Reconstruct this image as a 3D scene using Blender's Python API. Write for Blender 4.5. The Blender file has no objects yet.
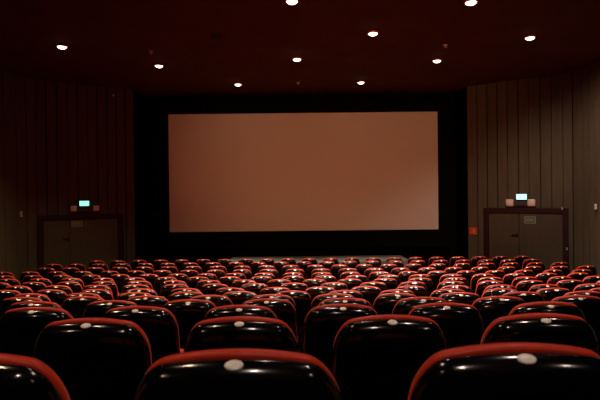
import bpy, bmesh, math, random
from mathutils import Vector, Matrix, Euler
random.seed(7)
C = bpy.context.scene.collection
PI = math.pi

# ------------------------------------------------------------------ camera
FPX = 520.0
CAM = Vector((0.0, 0.0, 2.52))
ROT = (Euler((math.radians(90 - 0.30), 0, 0)).to_matrix() @ Matrix.Rotation(math.radians(-0.62), 3, 'Z'))
cd = bpy.data.cameras.new('camera')
cd.sensor_width = 36.0
cd.lens = 36.0 * FPX / 600.0
cd.clip_start = 0.02
cd.dof.use_dof = True; cd.dof.focus_distance = 8.0; cd.dof.aperture_fstop = 7.1
cam = bpy.data.objects.new('camera', cd)
cam.matrix_world = Matrix.Translation(CAM) @ ROT.to_4x4()
C.objects.link(cam)
bpy.context.scene.camera = cam

def ray(px, py):
    return (ROT @ Vector(((px - 300) / FPX, (200 - py) / FPX, -1.0)))
def at_y(px, py, Y):
    d = ray(px, py); return CAM + d * (Y / d.y)
def at_z(px, py, z):
    d = ray(px, py); return CAM + d * ((z - CAM.z) / d.z)
def at_plane(px, py, p0, n):
    d = ray(px, py); return CAM + d * ((p0 - CAM).dot(n) / d.dot(n))
def project(p):
    l = ROT.transposed() @ (Vector(p) - CAM)
    return 300 + FPX * l.x / -l.z, 200 - FPX * l.y / -l.z

# --------------------------------------------------------------- materials
def mat(name, col, rough=0.5, metal=0.0, emit=None, estr=0.0, noise=0.0, nscale=30.0, bump=0.0, bscale=200.0,
        sheen=0.0, coat=0.0, spec=0.5, stretch=None):
    m = bpy.data.materials.new(name); m.use_nodes = True
    nt = m.node_tree; b = nt.nodes['Principled BSDF']
    b.inputs['Base Color'].default_value = (*col, 1)
    b.inputs['Roughness'].default_value = rough
    b.inputs['Metallic'].default_value = metal
    b.inputs['Specular IOR Level'].default_value = spec
    if sheen:
        b.inputs['Sheen Weight'].default_value = sheen
        b.inputs['Sheen Roughness'].default_value = 0.4
        b.inputs['Sheen Tint'].default_value = (1, 0.30, 0.16, 1)
    if coat:
        b.inputs['Coat Weight'].default_value = coat
        b.inputs['Coat Roughness'].default_value = 0.08
    if emit:
        b.inputs['Emission Color'].default_value = (*emit, 1)
        b.inputs['Emission Strength'].default_value = estr
    tc = nt.nodes.new('ShaderNodeTexCoord')
    vec = tc.outputs['Object']
    if stretch:
        mp = nt.nodes.new('ShaderNodeMapping'); mp.inputs['Scale'].default_value = stretch
        nt.links.new(vec, mp.inputs['Vector']); vec = mp.outputs['Vector']
    if noise:
        n = nt.nodes.new('ShaderNodeTexNoise'); n.inputs['Scale'].default_value = nscale
        n.inputs['Detail'].default_value = 4
        nt.links.new(vec, n.inputs['Vector'])
        r = nt.nodes.new('ShaderNodeValToRGB')
        r.color_ramp.elements[0].position = 0.3; r.color_ramp.elements[1].position = 0.7
        r.color_ramp.elements[0].color = (*[c * (1 - noise) for c in col], 1)
        r.color_ramp.elements[1].color = (*[min(1, c * (1 + noise)) for c in col], 1)
        nt.links.new(n.outputs['Fac'], r.inputs['Fac']); nt.links.new(r.outputs['Color'], b.inputs['Base Color'])
    if bump:
        n2 = nt.nodes.new('ShaderNodeTexNoise'); n2.inputs['Scale'].default_value = bscale
        nt.links.new(vec, n2.inputs['Vector'])
        bp = nt.nodes.new('ShaderNodeBump'); bp.inputs['Strength'].default_value = bump
        bp.inputs['Distance'].default_value = 0.002
        nt.links.new(n2.outputs['Fac'], bp.inputs['Height']); nt.links.new(bp.outputs['Normal'], b.inputs['Normal'])
    return m

M = {}
M['velvet'] = mat('red_leather', (0.62, 0.030, 0.006), 0.42, noise=0.10, nscale=40, bump=0.2, bscale=300, sheen=0.6, spec=0.25)
M['shell'] = mat('black_gloss_shell', (0.003, 0.003, 0.003), 0.13, noise=0.2, nscale=12, spec=0.5)
M['plate'] = mat('pale_number_plate', (0.96, 0.90, 0.78), 0.35, noise=0.04, nscale=90)
M['black_metal'] = mat('black_painted_metal', (0.003, 0.003, 0.003), 0.8, noise=0.15, spec=0.05)
M['arm'] = mat('dark_armrest', (0.002, 0.0016, 0.0015), 1.0, noise=0.2, spec=0.0)
M['carpet'] = mat('dark_carpet', (0.006, 0.0035, 0.003), 0.95, noise=0.3, nscale=90, bump=0.4, bscale=500, spec=0.1)
M['stage'] = mat('pale_stage_floor', (0.26, 0.30, 0.26), 0.6, noise=0.08, nscale=3)
M['ceiling'] = mat('maroon_ceiling', (0.095, 0.036, 0.020), 0.9, noise=0.10, nscale=1.2, spec=0.15)
M['wall'] = mat('brown_wall_planks', (0.100, 0.078, 0.047), 0.75, noise=0.12, nscale=3, stretch=(3, 3, 0.4), spec=0.2)
M['groove'] = mat('dark_wall_backing', (0.012, 0.009, 0.006), 0.9, noise=0.2)
M['black'] = mat('black_felt', (0.004, 0.0045, 0.004), 0.95, noise=0.2, nscale=8, spec=0.05)
M['screen'] = mat('matte_screen', (0.74, 0.66, 0.58), 0.85, noise=0.012, nscale=2.0, spec=0.1)
M['screen_edge'] = mat('screen_edge', (0.30, 0.27, 0.25), 0.85, noise=0.05, spec=0.1)
M['door'] = mat('brown_door_leaf', (0.085, 0.064, 0.037), 0.55, noise=0.08, nscale=4, stretch=(3, 3, 0.5), spec=0.25)
M['door_frame'] = mat('dark_maroon_door_frame', (0.030, 0.009, 0.008), 0.6, noise=0.15, spec=0.2)
M['handle'] = mat('dark_brass', (0.03, 0.015, 0.008), 0.4, metal=0.6, noise=0.1)
M['sign_green'] = mat('grey_green_sign', (0.13, 0.17, 0.10), 0.5, noise=0.06)
M['sign_line'] = mat('pale_green_line', (0.30, 0.36, 0.22), 0.5, noise=0.04)
M['exit'] = mat('lit_exit_panel', (0.5, 0.9, 0.9), 0.4, emit=(0.42, 1.0, 0.92), estr=1.5, noise=0.02)
M['exit_dim'] = mat('lit_exit_panel_green', (0.4, 0.9, 0.8), 0.4, emit=(0.34, 1.0, 0.80), estr=1.15, noise=0.02)
M['exit_mark'] = mat('lit_exit_mark', (0.3, 0.8, 0.8), 0.4, emit=(0.75, 1.0, 1.0), estr=1.6, noise=0.02)
M['lamp_head'] = mat('beige_lamp_lens', (0.85, 0.70, 0.56), 0.4, noise=0.06)
M['lamp_rim'] = mat('beige_lamp_body', (0.78, 0.63, 0.50), 0.5, noise=0.06)
M['box'] = mat('dark_brown_plastic', (0.045, 0.035, 0.028), 0.6, noise=0.1)
M['red_sign'] = mat('red_sign', (0.72, 0.075, 0.02), 0.45, noise=0.05)
M['red_mark'] = mat('orange_mark', (0.95, 0.34, 0.16), 0.45, noise=0.04)
M['pale'] = mat('pale_plastic', (0.62, 0.55, 0.48), 0.5, noise=0.05)
M['dome'] = mat('lit_glass_dome', (0.9, 0.8, 0.7), 0.3, emit=(1.0, 0.80, 0.66), estr=7.0, noise=0.02)
M['dome_trim'] = mat('copper_lamp_trim', (0.55, 0.16, 0.09), 0.4, metal=0.4, noise=0.06)
M['vent'] = mat('dark_vent', (0.008, 0.004, 0.004), 0.8, noise=0.1)

# ----------------------------------------------------------------- helpers
def mesh_obj(name, bm, m, parent=None, smooth=False):
    me = bpy.data.meshes.new(name)
    bmesh.ops.recalc_face_normals(bm, faces=bm.faces[:])
    if smooth:
        for f in bm.faces: f.smooth = True
    bm.to_mesh(me); bm.free()
    me.materials.append(m)
    o = bpy.data.objects.new(name, me); C.objects.link(o)
    if parent: o.parent = parent
    return o
def empty(name, loc=(0, 0, 0), rotz=0.0):
    o = bpy.data.objects.new(name, None); C.objects.link(o)
    o.location = loc; o.rotation_euler = (0, 0, rotz); o.empty_display_size = 0.1
    return o
def tag(o, label, cat, group=None):
    o['label'] = label; o['category'] = cat
    if group: o['group'] = group
    return o
def box(bm, x0, x1, y0, y1, z0, z1, bevel=0.0, mtx=None, seg=2):
    r = bmesh.ops.create_cube(bm, size=1.0)
    vs = r['verts']
    for v in vs:
        v.co = Vector(((x0 + x1) / 2 + v.co.x * (x1 - x0), (y0 + y1) / 2 + v.co.y * (y1 - y0), (z0 + z1) / 2 + v.co.z * (z1 - z0)))
    if bevel:
        es = list({e for v in vs for e in v.link_edges})
        g = bmesh.ops.bevel(bm, geom=es, offset=bevel, segments=seg, affect='EDGES', profile=0.5)
        vs = list({v for f in g['faces'] for v in f.verts} | {v for v in vs if v.is_valid})
    if mtx: bmesh.ops.transform(bm, matrix=mtx, verts=vs)
    return vs
def lathe(bm, prof, n=24, close_ends=True):
    rings = []
    for r, z in prof:
        if r < 1e-6: rings.append([bm.verts.new((0, 0, z))])
        else: rings.append([bm.verts.new((r * math.cos(2 * PI * i / n), r * math.sin(2 * PI * i / n), z)) for i in range(n)])
    for a, b in zip(rings, rings[1:]):
        for i in range(n):
            j = (i + 1) % n
            if len(a) == 1 and len(b) == 1: continue
            if len(a) == 1: bm.faces.new((a[0], b[i], b[j]))
            elif len(b) == 1: bm.faces.new((a[i], a[j], b[0]))
            else: bm.faces.new((a[i], a[j], b[j], b[i]))
    return rings

# --------------------------------------------------------------- the hall
CEIL = CAM.z + 3.35
WALLPTS = [(5.16, 16.0), (7.30, 14.42), (7.46, 14.22), (7.53, 13.85), (7.55, 13.3), (7.55, 12.0), (7.55, -8.0)]
WALLPTS_LEFT = [(5.06, 16.0)] + WALLPTS[1:]
def half_width(Y):
    if Y >= 16.0: return 5.16
    for (x0, y0), (x1, y1) in zip(WALLPTS, WALLPTS[1:]):
        if y1 <= Y <= y0: return x0 + (x1 - x0) * (y0 - Y) / (y0 - y1)
    return 7.55

# rows: distance of the seat back's top edge and its drop below the camera
NROW = 15
ROWY = [0.992 + 0.887 * k for k in range(NROW)]
DROP = [.294, .432, .572, .712, .847, .976, 1.090, 1.185, 1.274, 1.354, 1.425, 1.478, 1.515, 1.546, 1.572]
PHASE = [-.232, -.405, -.597, -.44, -.465, -.17, -.565, -.175, -.61, -.24, -.27, -.22, -.40, .15, .41]
PITCH = 0.55
SEAT_H = 0.95
ROWZ = [CAM.z - d - SEAT_H for d in DROP]

bm = bmesh.new()
def slab(bm, ya, yb, z):
    wa, wb = half_width(ya), half_width(yb)
    cut = [ya] + [y for _, y in WALLPTS[::-1] if ya < y < yb] + [yb]
    top = [bm.verts.new((-half_width(y), y, z)) for y in cut] + [bm.verts.new((half_width(y), y, z)) for y in cut[::-1]]
    bot = [bm.verts.new((v.co.x, v.co.y, -0.3)) for v in top]
    bm.faces.new(top); bm.faces.new(bot[::-1])
    n = len(top)
    for i in range(n):
        bm.faces.new((top[i], bot[i], bot[(i + 1) % n], top[(i + 1) % n]))
edges = [y - 0.22 for y in ROWY]
slab(bm, edges[-1] + 0.8, 16.0, 0.0)
for k in range(NROW):
    e1 = edges[k + 1] if k + 1 < NROW else edges[-1] + 0.8
    slab(bm, edges[k], e1, max(ROWZ[k], 0.0))
for j in range(1, 10):
    y1 = edges[0] - 0.887 * (j - 1); y0 = max(y1 - 0.887, -8.0)
    slab(bm, y0, y1, ROWZ[0] + 0.10 * j)
o = mesh_obj('floor', bm, M['carpet']); o['kind'] = 'structure'

bm = bmesh.new()
pts = [(5.16, 17.3)] + WALLPTS
ring = pts + [(-x, y) for x, y in ([(5.06, 17.3)] + WALLPTS_LEFT)[::-1]]
lo = [bm.verts.new((x, y, CEIL)) for x, y in ring]; hi = [bm.verts.new((x, y, CEIL + 0.2)) for x, y in ring]
bm.faces.new(lo); bm.faces.new(hi)
for i in range(len(ring)):
    j = (i + 1) % len(ring); bm.faces.new((lo[i], lo[j], hi[j], hi[i]))
o = mesh_obj('ceiling', bm, M['ceiling']); o['kind'] = 'structure'

def side_wall(name, s):
    root = None
    bm = bmesh.new(); bk = bmesh.new()
    rnd = random.Random(3 if s > 0 else 5)
    WP = WALLPTS if s > 0 else WALLPTS_LEFT
    z0, z1 = -0.3, CEIL
    # dark backing behind the plank gaps
    outer = []
    for x, y in WP: outer.append((s * (x + 0.05), y + (0.04 if y > 14 else 0)))
    a = [bk.verts.new((x, y, z0)) for x, y in outer]; b = [bk.verts.new((x, y, z1)) for x, y in outer]
    c = [bk.verts.new((x + s * 0.15, y + 0.02, z0)) for x, y in outer]; d = [bk.verts.new((x + s * 0.15, y + 0.02, z1)) for x, y in outer]
    for i in range(len(outer) - 1):
        bk.faces.new((a[i], a[i + 1], b[i + 1], b[i])); bk.faces.new((c[i], c[i + 1], d[i + 1], d[i]))
    # planks along the polyline
    for (x0, y0), (x1, y1) in zip(WP, WP[1:]):
        p0 = Vector((s * x0, y0, 0)); p1 = Vector((s * x1, y1, 0)); L = (p1 - p0).length
        n = max(1, round(L / 0.285)); u = (p1 - p0) / L
        nrm = Vector((u.y, -u.x, 0))
        if nrm.x * s < 0: nrm = -nrm          # pointing out of the room
        w = L / n
        for i in range(n):
            g = rnd.choice((0.010, 0.018, 0.028)); off = rnd.choice((0.0, 0.0, 0.004, 0.008))
            q0 = p0 + u * (i * w + g) + nrm * off; q1 = p0 + u * ((i + 1) * w - 0.004) + nrm * off
            vs = []
            for q in (q0, q1, q1 + nrm * 0.03, q0 + nrm * 0.03):
                vs.append((bm.verts.new((q.x, q.y, z0)), bm.verts.new((q.x, q.y, z1))))
            for k in range(4):
                l = (k + 1) % 4; bm.faces.new((vs[k][0], vs[l][0], vs[l][1], vs[k][1]))
            bm.faces.new([v[0] for v in vs]); bm.faces.new([v[1] for v in vs])
    o = mesh_obj(name, bm, M['wall']); o['kind'] = 'structure'
    p = mesh_obj('backing', bk, M['groove'], o)
    return o
side_wall('wall_right', 1); side_wall('wall_left', -1)

bm = bmesh.new()   # black recess around the screen
box(bm, -5.30, 5.30, 17.3, 17.5, -0.3, CEIL)
box(bm, 5.165, 5.30, 16.02, 17.3, -0.3, CEIL); box(bm, -5.30, -5.065, 16.03, 17.3, -0.3, CEIL)
o = mesh_obj('wall_front', bm, M['black']); o['kind'] = 'structure'
bm = bmesh.new(); box(bm, -7.9, 7.9, -8.2, -8.0, -0.3, CEIL)
o = mesh_obj('wall_back', bm, M['wall']); o['kind'] = 'structure'

# stage in front of the screen
STZ = CAM.z - 1.83
bm = bmesh.new()
n = 14; XA = -2.1; XB = 3.1
front = [(XA + (XB - XA) * i / n, 14.95 - 0.35 * math.cos((i / n - .5) * PI)) for i in range(n + 1)]
top = [bm.verts.new((x, y, STZ)) for x, y in front] + [bm.verts.new((XB, 16.1, STZ)), bm.verts.new((XA, 16.1, STZ))]
bot = [bm.verts.new((v.co.x, v.co.y, 0.0)) for v in top]
bm.faces.new(top); bm.faces.new(bot[::-1])
for i in range(len(top)):
    j = (i + 1) % len(top); bm.faces.new((top[i], bot[i], bot[j], top[j]))
o = mesh_obj('stage_platform', bm, M['stage'])
tag(o, 'low pale grey stage platform under the big screen, behind the front row', 'stage')

# --------------------------------------------------------------- the screen
SY = 16.5
c00 = at_y(169.5, 231.5, SY); c10 = at_y(438, 230.0, SY); c01 = at_y(168.5, 114.5, SY); c11 = at_y(438, 111.5, SY)
sx0 = (c00.x + c01.x) / 2; sx1 = (c10.x + c11.x) / 2; sz0 = (c00.z + c10.z) / 2; sz1 = (c01.z + c11.z) / 2
root = empty('cinema_screen', ((sx0 + sx1) / 2, SY, STZ))
tag(root, 'large blank cinema screen in a black surround at the front of the hall', 'screen')
hw = (sx1 - sx0) / 2; zb = sz0 - STZ; zt = sz1 - STZ
bm = bmesh.new()
N = 24
v = [[bm.verts.new((-hw + 2 * hw * i / N, 0.0, z)) for z in (zb, zt)] for i in range(N + 1)]
w_ = [[bm.verts.new((-hw + 2 * hw * i / N, 0.03, z)) for z in (zb, zt)] for i in range(N + 1)]
for i in range(N):
    bm.faces.new((v[i][0], v[i + 1][0], v[i + 1][1], v[i][1])); bm.faces.new((w_[i][0], w_[i + 1][0], w_[i + 1][1], w_[i][1]))
    for k in (0, 1): bm.faces.new((v[i][k], v[i + 1][k], w_[i + 1][k], w_[i][k]))
for i in (0, N): bm.faces.new((v[i][0], v[i][1], w_[i][1], w_[i][0]))
mesh_obj('screen_sheet', bm, M['screen'], root)
bm = bmesh.new()
for x0, x1, z0, z1 in ((-hw - 0.55, -hw, zb - 0.55, zt + 0.35), (hw, hw + 0.55, zb - 0.55, zt + 0.35),
                       (-hw, hw, zt, zt + 0.35), (-hw, hw, zb - 0.55, zb)):
    box(bm, x0, x1, -0.05, 0.05, z0, z1)
mesh_obj('black_masking', bm, M['black'], root)
for x in (-hw * 0.8, hw * 0.8):
    bm = bmesh.new(); box(bm, x - 0.05, x + 0.05, 0.06, 0.14, 0.0 - STZ, zt)
    mesh_obj('support_post', bm, M['black_metal'], root)

# ------------------------------------------------------------- double doors
def make_door(name, s, px_l, px_in_l, px_split, px_in_r, px_r, py_top, py_in, py_h, sign_px):
    a, b = (WALLPTS if s > 0 else WALLPTS_LEFT)[:2]
    p0 = Vector((s * a[0], a[1], 0)); p1 = Vector((s * b[0], b[1], 0))
    u = (p1 - p0).normalized() * (1 if s > 0 else -1)      # u runs to picture right
    nrm = Vector((-u.y, u.x, 0))
    if nrm.y < 0: nrm = -nrm                                # points out of the room
    face = p0 - nrm * 0.06
    def uz(px, py):
        q = at_plane(px, py, face, nrm); return (q - p0).dot(u), q.z
    x = [uz(p, 240)[0] for p in (px_l, px_in_l, px_split, px_in_r, px_r)]
    zt = (uz(px_l, py_top[0])[1] + uz(px_r, py_top[1])[1]) / 2
    zi = (uz(px_l, py_in[0])[1] + uz(px_r, py_in[1])[1]) / 2
    root = empty(name, (p0.x, p0.y, 0)); root['kind'] = 'structure'
    root.rotation_euler = (0, 0, math.atan2(u.y, u.x))
    D0 = -0.09; D1 = -0.002
    bm = bmesh.new()
    box(bm, x[0], x[1], D0, D1, 0, zt, 0.008); box(bm, x[3], x[4], D0, D1, 0, zt, 0.008); box(bm, x[1], x[3], D0, D1, zi, zt, 0.008)
    mesh_obj('door_frame', bm, M['door_frame'], root)
    for i, (xa, xb) in enumerate(((x[1] + .01, x[2] - .008), (x[2] + .008, x[3] - .01))):
        bm = bmesh.new(); box(bm, xa, xb, -0.05, D1, 0.01, zi - .01, 0.006)
        leaf = mesh_obj('door_leaf', bm, M['door'], root)
        if i == 0:
            zh = uz(px_split, py_h)[1]
            bm = bmesh.new()
            box(bm, xb - .19, xb - .005, -0.10, -0.075, zh - .012, zh + .012, 0.008)
            box(bm, xb - .065, xb - .03, -0.085, -0.05, zh - .05, zh + .05, 0.004)
            mesh_obj('door_handle', bm, M['handle'], leaf)
        else:
            (l, zt2), (r, zb2) = uz(sign_px[0], sign_px[1]), uz(sign_px[2], sign_px[3])
            bm = bmesh.new(); box(bm, l, r, -0.062, -0.05, zb2, zt2, 0.003)
            sg = mesh_obj('door_sign', bm, M['sign_green'], leaf); sg['label'] = 'small grey green rectangular sign on the door leaf'
            bm = bmesh.new(); t = 0.014
            for q in ((l, r, zt2 - t, zt2), (l, r, zb2, zb2 + t), (l, l + t, zb2 + t, zt2 - t), (r - t, r, zb2 + t, zt2 - t),
                      (l + .05, r - .08, (zt2 + zb2) / 2 - .014, (zt2 + zb2) / 2 + .014)):
                box(bm, q[0], q[1], -0.066, -0.0622, q[2], q[3])
            mesh_obj('sign_border', bm, M['sign_line'], sg)
    return face, nrm, u
fr = make_door('door_1', 1, 484.5, 488.5, 519, 563.0, 568.5, (209, 207), (213.5, 212.5), 235, (524.3, 216.3, 535.8, 223.6))
fl = make_door('door_2', -1, 38.0, 43.5, 70, 118.5, 123.0, (215.5, 213.5), (220, 218), 238, (71.5, 221.0, 82.5, 226.5))

# --------------------------------------------- fittings on the side walls
def wall_frame(s, px, py, off=0.0):
    """point on the flat stretch of wall s seen at a picture point, with the wall's turn"""
    a, b = (WALLPTS if s > 0 else WALLPTS_LEFT)[:2]
    p0 = Vector((s * a[0], a[1], 0)); p1 = Vector((s * b[0], b[1], 0))
    u = (p1 - p0).normalized() * (1 if s > 0 else -1)
    nrm = Vector((-u.y, u.x, 0))
    if nrm.y < 0: nrm = -nrm
    return at_plane(px, py, p0 - nrm * off, nrm), math.atan2(u.y, u.x)

def exit_sign(s, px, py, w, h, panel, label):
    p, a = wall_frame(s, px, py)
    root = empty('exit_sign', p, a); tag(root, label, 'exit sign', 'lit exit signs above the doors')
    bm = bmesh.new(); box(bm, -w / 2 - .006, w / 2 + .006, -0.085, -0.001, -h / 2 - .012, h / 2 + .012, 0.004)
    mesh_obj('sign_housing', bm, M['black_metal'], root)
    bm = bmesh.new(); box(bm, -w / 2, w / 2, -0.095, -0.0851, -h / 2, h / 2, 0.003)
    mesh_obj('lit_panel', bm, panel, root)
    return root
exit_sign(1, 522.3, 196.8, 0.285, 0.155, M['exit'], 'bright cyan lit exit sign above the double door right of the screen')
exit_sign(-1, 83.6, 203.4, 0.265, 0.145, M['exit_dim'], 'green lit exit sign above the double door left of the screen')

def emergency_light(s, px, py, dx, size, label):
    p, a = wall_frame(s, px, py)
    root = empty('emergency_light', p, a); tag(root, label, 'emergency light', 'twin emergency lights above the doors')
    bm = bmesh.new(); box(bm, -dx + size * .5, dx - size * .5, -0.09, -0.001, -0.085, 0.042, 0.012)
    mesh_obj('battery_box', bm, M['box'], root)
    for sx in (-1, 1):
        bm = bmesh.new(); h = size / 2
        box(bm, sx * dx - h, sx * dx + h, -0.15, -0.045, -h, h, h * .42, seg=4)
        hd = mesh_obj('lamp_head', bm, M['lamp_rim'], root, True)
        bm = bmesh.new()
        for i in range(1):
            lathe(bm, [(0, .012), (h * .55, .010), (h * .78, .0)], 20)
        bmesh.ops.transform(bm, matrix=Matrix.Translation((sx * dx, -0.150, 0)) @ Matrix.Rotation(PI / 2, 4, 'X'), verts=bm.verts[:])
        mesh_obj('lens', bm, M['lamp_head'], hd, True)
    return root
emergency_light(1, 521.2, 202.8, 0.298, 0.215, 'twin beige emergency lamp heads either side of the cyan exit sign at right')
emergency_light(-1, 84.2, 208.4, 0.31, 0.165, 'twin brownish emergency lamp heads below the green exit sign at left')

p, a = wall_frame(1, 473.3, 231.0)
root = empty('fire_sign', p, a); tag(root, 'small square red sign on the wall between screen and right door', 'sign')
bm = bmesh.new(); box(bm, -.115, .115, -0.03, -0.001, -.11, .11, 0.006)
mesh_obj('sign_plate', bm, M['red_sign'], root)
bm = bmesh.new(); box(bm, .0, .045, -0.034, -0.0302, -.065, .035); box(bm, .01, .035, -0.034, -0.0302, .04, .075)
mk = mesh_obj('sign_mark', bm, M['red_mark'], root); mk['label'] = 'lighter orange upright mark on the red sign'

# small pale fittings
def fitting(name, s, p, a, w, h, label, cat='wall fitting'):
    root = empty(name, p, a); tag(root, label, cat)
    bm = bmesh.new(); box(bm, -w / 2, w / 2, -0.05, -0.001, -h / 2, h / 2, min(w, h) * .25)
    mesh_obj('cover', bm, M['pale'], root, True)
    bm = bmesh.new(); box(bm, -w * .3, w * .3, -0.056, -0.0505, -h * .32, -h * .1)
    mesh_obj('button', bm, M['lamp_rim'], root)
p = at_plane(596.8, 207, Vector((7.545, 13.0, 0)), Vector((1, 0, 0)))
fitting('wall_switch', 1, p, -PI / 2, 0.09, 0.16, 'small pale upright wall switch at the right edge, beyond the right door')
u_ = Vector((-.02, -0.55, 0)).normalized()
p = at_plane(20.2, 214.5, Vector((-7.53, 13.85, 0)), Vector((u_.y, -u_.x, 0))); a = math.atan2(-u_.y, -u_.x)
fitting('wall_switch', -1, p, a, 0.085, 0.17, 'small dim wall switch on the dark wall left of the left door')
def door_contact(px, py, label, off=0.10):
    p, a = wall_frame(1, px, py, off)
    root = empty('door_contact', p, a); tag(root, label, 'door contact')
    bm = bmesh.new(); box(bm, -.016, .016, -0.02, 0.008, -.035, .035, .006); mesh_obj('contact_body', bm, M['pale'], root)
    bm = bmesh.new(); box(bm, -.008, .008, -0.026, -0.0202, -.02, .0); mesh_obj('screw_cap', bm, M['lamp_rim'], root)
door_contact(562.2, 208.5, 'tiny pale contact on the top corner of the right door frame')
door_contact(567.0, 248.8, 'tiny pale contact low on the right jamb of the right door')

# ---------------------------------------------------------- ceiling lights
WARM = (1.0, 0.70, 0.46); PINK = (1.0, 0.76, 0.64)
# picture position, label, strength, beam angle, aim (where the beam leans to, metres off plumb), colour
LIGHTS = [
    (292, 1.0, 'round white ceiling downlight cut by the top edge, left of the middle', 1.0, 115, (0, -.5), PINK),
    (471, 2.0, 'round white ceiling downlight at the top edge, above the right wall', 1.0, 115, (0, -.5), PINK),
    (373, 33.0, 'white ceiling downlight above the screen, second down right of centre', 1.0, 110, (0, -.5), PINK),
    (530, 37.3, 'rightmost white ceiling downlight, near the right wall', .75, 146, (1.7, .3), PINK),
    (62, 46.3, 'leftmost ceiling downlight, glowing alone on the dark left ceiling', 0.65, 120, (.4, -.4), WARM),
    (297, 58.8, 'ceiling downlight above the middle of the screen, nearer of the two central ones', 1.0, 95, (0, -1.5), PINK),
    (437, 60.2, "ceiling downlight above the screen's upper right corner", 1.0, 100, (1.2, -2.0), PINK),
    (159, 65.3, "ceiling downlight above the screen's upper left corner", 0.8, 108, (0.2, -1.6), WARM),
    (361, 81.8, 'small ceiling downlight nearest the screen top, right of centre', 0.7, 70, (0, -2.0), PINK),
    (238, 83.8, 'small ceiling downlight nearest the screen top, left of centre', 0.6, 70, (0.4, -2.0), PINK),
]
def downlight(p, label, group=None, lit=True):
    root = empty('ceiling_downlight', p)
    tag(root, label, 'ceiling light', group)
    bm = bmesh.new(); lathe(bm, [(.094, -.012), (.098, -.044), (.110, -.044), (.118, -.030), (.120, -.001), (.094, -.001), (.094, -.012)], 28)
    mesh_obj('trim_ring', bm, M['dome_trim'] if lit else M['vent'], root, True)
    bm = bmesh.new(); lathe(bm, [(.093, -.030)] + [(.093 * math.cos(t), -.030 - .052 * math.sin(t)) for t in (.25, .5, .8, 1.1, 1.35)] + [(0, -.082)], 28)
    mesh_obj('glass_dome', bm, M['dome'] if lit else M['vent'], root, True)
    return root
def lamp(p, watts, col, size, aim, blend=0.7, radius=0.09):
    ld = bpy.data.lights.new('downlight_beam', 'SPOT'); ld.energy = watts; ld.color = col
    ld.spot_size = math.radians(size); ld.spot_blend = blend; ld.shadow_soft_size = radius
    o = bpy.data.objects.new('downlight_beam', ld); C.objects.link(o)
    o.location = Vector(p) + Vector((0, 0, -0.19))
    o.rotation_euler = Vector((aim[0], aim[1], -4.5)).to_track_quat('-Z', 'Y').to_euler()
    return o
WATT = 590.0
for px, py, label, k, size, aim, col in LIGHTS:
    p = at_z(px, py + 1.0, CEIL - 0.045); p.z = CEIL
    downlight(p, label, 'ceiling downlights')
    lamp(p, WATT * k, col, size, aim)
p = at_z(217, 36.5, CEIL - 0.03); p.z = CEIL
downlight(p, 'unlit dark downlight in the ceiling, above and left of the screen', None, False)
# the same fittings go on over the rows nearer than the frame shows
for x, y, k in ((-5.2, 6.9, .5), (-1.7, 6.9, .45), (1.6, 6.9, .4), (5.0, 6.9, .5), (-3.4, 4.5, .36), (0, 4.5, .24), (3.3, 4.5, .24),
                (-1.7, 2.1, .12), (1.6, 2.1, .12), (-3.4, -.3, .16), (0, -.3, .16), (3.3, -.3, .16)):
    p = Vector((x, y, CEIL))
    downlight(p, 'white ceiling downlight on the ceiling nearer the viewer than the pictured ones', 'ceiling downlights overhead')
    lamp(p, WATT * k, WARM if x < -1 else PINK, 105, (0, 0))

def sprinkler(px, py, label):
    p = at_z(px, py, CEIL - 0.03); p.z = CEIL
    root = empty('ceiling_sprinkler', p); tag(root, label, 'sprinkler', 'ceiling sprinklers')
    bm = bmesh.new(); lathe(bm, [(0, -.012), (.05, -.012), (.055, -.001), (0, -.001)], 16); mesh_obj('rose', bm, M['pale'], root, True)
    bm = bmesh.new(); lathe(bm, [(.012, -.0125), (.012, -.05), (.035, -.052), (.035, -.058), (0, -.060)], 14); mesh_obj('nozzle', bm, M['pale'], root, True)
sprinkler(151, 52.3, 'tiny pale sprinkler on the ceiling, left side, above the upper left downlight')
p, a = wall_frame(-1, 113, 95.5)
fitting('wall_sensor', -1, p, a, 0.07, 0.06, 'tiny dim sensor high on the dark left wall, just under the ceiling', 'sensor')
sprinkler(445.5, 46.3, 'tiny pale sprinkler on the ceiling, above the upper right downlight')
sprinkler(298, 83.5, 'tiny sprinkler on the ceiling between the two downlights nearest the screen')
# -------------------------------------------------------------- cinema seats
# outline of the seat back in its own plane: u across, v down from the top edge
def outline(inset, lift=0.0):
    W = 0.212 - inset; RX = max(0.075 - inset * .6, 0.02); RY = max(0.110 - inset * .7, 0.02)
    Vb = -0.60 + inset; rb = 0.05; flare = 0.008
    top = lambda u: -inset - 0.029 * (u / W) ** 2 + lift * max(0.0, 1 - (u / W) ** 2)
    pts = []; n = 12
    for i in range(n + 1):                        # top edge, left to right
        u = -(W - RX) + 2 * (W - RX) * i / n; pts.append((u, top(u)))
    side = []
    for i in range(1, 10):                        # tall elliptical corner
        t = (PI / 2) * (1 - i / 10); u = (W - RX) + RX * math.cos(t)
        side.append((u, top(u) - RY * (1 - math.sin(t))))
    v0 = top(W) - RY; v1 = Vb + rb
    for i in range(0, 6): side.append((W + flare * i / 5, v0 + (v1 - v0) * i / 5))
    for i in range(1, 5):
        t = -(PI / 2) * i / 4; side.append((W + flare - rb + rb * math.cos(t), Vb + rb + rb * math.sin(t)))
    bot = [((W + flare - rb) * (1 - 2 * i / 6), Vb) for i in range(1, 6)]
    return pts + side + bot + [(-u, v) for u, v in side][::-1]
TILT = Matrix.Rotation(math.radians(11), 4, 'X')      # top leans back, towards -y
RI, RD = 0.062, 0.055                                 # roll of the shell's upper edge
def back_point(u, v, d):
    """d = depth forward; back sheet slightly wrapped round the sitter"""
    p = Vector((u, d + 0.35 * u * u, v))
    p = TILT @ p
    return Vector((p.x, p.y, p.z))
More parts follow.
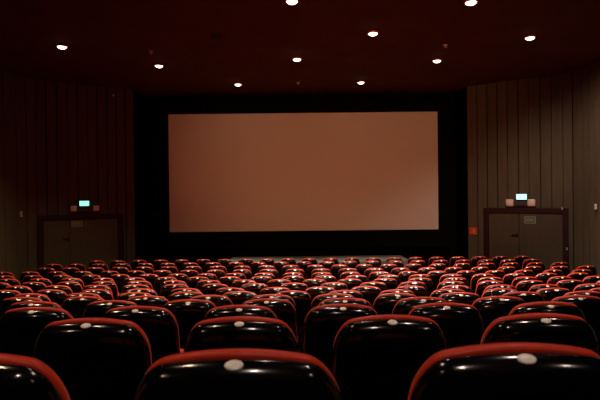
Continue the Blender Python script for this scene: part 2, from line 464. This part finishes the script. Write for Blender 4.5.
def loft(bm, rings, capA=True, capB=True):
    R = []
    for inset, d, *lift in rings:
        R.append([bm.verts.new(back_point(u, v, d)) for u, v in outline(inset, *lift)])
    n = len(R[0])
    for a, b in zip(R, R[1:]):
        for i in range(n):
            j = (i + 1) % n; bm.faces.new((a[i], a[j], b[j], b[i]))
    if capA: bm.faces.new(R[0])
    if capB: bm.faces.new(R[-1])
def make_seat():
    root = empty('cinema_chair')
    T = Matrix.Translation((0, 0, SEAT_H - .013))           # top edge of the back
    bm = bmesh.new()
    sh = [(0.20, -.059), (0.13, -.059), (0.09, -.058)]
    for i in range(11):
        t = PI / 2 * (1 - i / 10); sh.append((RI * (1 - math.cos(t)), -RD * math.sin(t)))
    sh += [(0.003, .004), (0.012, .006)]
    # keep the flat middle of the shell simple: one cap face
    loft(bm, sh[1:])
    bmesh.ops.transform(bm, matrix=T, verts=bm.verts[:])
    shell = mesh_obj('back_shell', bm, M['shell'], root, True)
    bm = bmesh.new()
    loft(bm, [(0.012, .004), (0.004, .005, .004), (.002, .010, .008), (.002, .020, .011), (.006, .034, .010), (.018, .048, .006), (.042, .057), (.09, .061)])
    bmesh.ops.transform(bm, matrix=T, verts=bm.verts[:])
    mesh_obj('back_cushion', bm, M['velvet'], root, True)
    # oval number plate on the rounded upper edge of the shell
    bm = bmesh.new()
    lathe(bm, [(0, .0025), (.8, .0022), (.95, .0012), (1.0, -.003), (0, -.003)], 28)
    for v in bm.verts: v.co.x *= .0185; v.co.y *= .0128
    tt = math.radians(20)
    pos = back_point(0, -RI * (1 - math.cos(tt)), -RD * math.sin(tt)) + Vector((0, 0, SEAT_H - .013))
    mt = Matrix.Translation(pos) @ TILT @ Matrix.Rotation(tt, 4, 'X')
    bmesh.ops.transform(bm, matrix=mt, verts=bm.verts[:])
    np_ = mesh_obj('number_plate', bm, M['plate'], shell, True); np_['label'] = 'pale oval number plate'
    # tipped-up seat cushion with its pan
    bm = bmesh.new()
    box(bm, -.215, .215, .165, .255, .33, .66, .035, Matrix.Identity(4), 3); mesh_obj('seat_cushion', bm, M['velvet'], root, True)
    bm = bmesh.new()
    box(bm, -.205, .205, .256, .278, .35, .64, .010); mesh_obj('seat_pan', bm, M['black_metal'], root, True)
    for s in (-1, 1):
        bm = bmesh.new(); box(bm, s * .249 - .020, s * .249 + .020, .05, .37, .545, .58, .012); arm = mesh_obj('armrest', bm, M['arm'], root, True)
        bm = bmesh.new(); box(bm, s * .252 - .012, s * .252 + .012, .07, .19, .012, .55, .006)
        box(bm, s * .252 - .020, s * .252 + .020, .02, .26, 0.0, .014, .004); mesh_obj('leg', bm, M['black_metal'], root)
    bm = bmesh.new(); box(bm, -.240, .240, .105, .145, .31, .35, .006); mesh_obj('cross_rail', bm, M['black_metal'], root)
    return root
def copy_tree(o, parent=None):
    c = o.copy(); C.objects.link(c)
    if parent: c.parent = parent
    for ch in list(o.children): copy_tree(ch, c)
    return c
ORD = ['', 'first', 'second', 'third', 'fourth', 'fifth', 'sixth', 'seventh', 'eighth', 'ninth', 'tenth', 'eleventh', 'twelfth']
def row_name(k):
    if k == 0: return 'nearest row'
    if k == NROW - 1: return 'row nearest the screen'
    if k <= 7: return '%s row from the viewer' % ORD[k + 1]
    return '%s row from the screen' % ORD[NROW - k]
proto = make_seat(); first = True; count = 0
for k in range(NROW):
    Y, zf = ROWY[k], ROWZ[k]
    if k == 14: rng = range(-10, 11)
    elif k == 13: rng = range(-11, 11)
    elif k == 12: rng = range(-10, 12)
    elif k == 11: rng = range(-11, 12)
    else: rng = range(-12, 13)
    row = []
    for n_ in rng:
        X = (n_ + PHASE[k]) * PITCH
        if abs(X) + .3 > half_width(Y + .3) - .05: continue
        c, _ = project((X, Y, zf + SEAT_H)); half = .215 * FPX / Y
        if c + half < 1.5 or c - half > 598.5: continue
        row.append(X)
    m = len(row)
    for i, X in enumerate(row):
        o = proto if first else copy_tree(proto); first = False; count += 1
        o.location = (X, Y, zf + (.006 if k == 0 and X > .2 else 0.0)); o.rotation_euler = (0, 0, 0)
        if i < (m + 1) // 2: pos = ('leftmost' if i == 0 else '%s from left' % ORD[i + 1])
        else: pos = ('rightmost' if i == m - 1 else '%s from right' % ORD[m - i])
        o['label'] = 'red cinema seat with black back, %s in %s' % (pos, row_name(k))
        o['category'] = 'chair'; o['group'] = 'red cinema seats in ' + row_name(k)
print('seats', count)

# ------------------------------------------------------------------- light
# added fill spot with an unseen invented housing, brightens the screen
root = empty('fill_lamp', (1.2, -7.4, CEIL - 0.9)); tag(root, 'added dark fill lamp housing at the back of the hall, facing the screen', 'fill_lamp')
bm = bmesh.new(); box(bm, -.25, .25, -.3, .3, -.14, .14, .02); mesh_obj('fill_body', bm, M['black_metal'], root)
bm = bmesh.new(); box(bm, -.03, .03, -.03, .03, .13, .90); mesh_obj('ceiling_pole', bm, M['black_metal'], root)
ld = bpy.data.lights.new('screen_fill_beam', 'SPOT'); ld.energy = 3000; ld.color = (1.0, 0.46, 0.20)
ld.spot_size = math.radians(33); ld.spot_blend = 0.9; ld.shadow_soft_size = 0.03
o = bpy.data.objects.new('screen_fill_beam', ld); C.objects.link(o)
o.location = (1.2, -7.0, CEIL - 0.9)
tgt = Vector((1.4, SY, (sz0 + sz1) / 2 + .7))
o.rotation_euler = (tgt - o.location).to_track_quat('-Z', 'Y').to_euler()

w = bpy.data.worlds.new('world'); bpy.context.scene.world = w; w.use_nodes = True
w.node_tree.nodes['Background'].inputs['Color'].default_value = (0, 0, 0, 1)
w.node_tree.nodes['Background'].inputs['Strength'].default_value = 0.0

sc = bpy.context.scene
sc.view_settings.view_transform = 'Standard'
sc.view_settings.look = 'None'
sc.view_settings.exposure = 0.0
sc.view_settings.gamma = 1.0
sc.view_settings.use_curve_mapping = False
sc.cycles.max_bounces = 6
sc.cycles.diffuse_bounces = 4
sc.cycles.glossy_bounces = 3
sc.cycles.sample_clamp_indirect = 4.0
sc.cycles.use_denoising = True
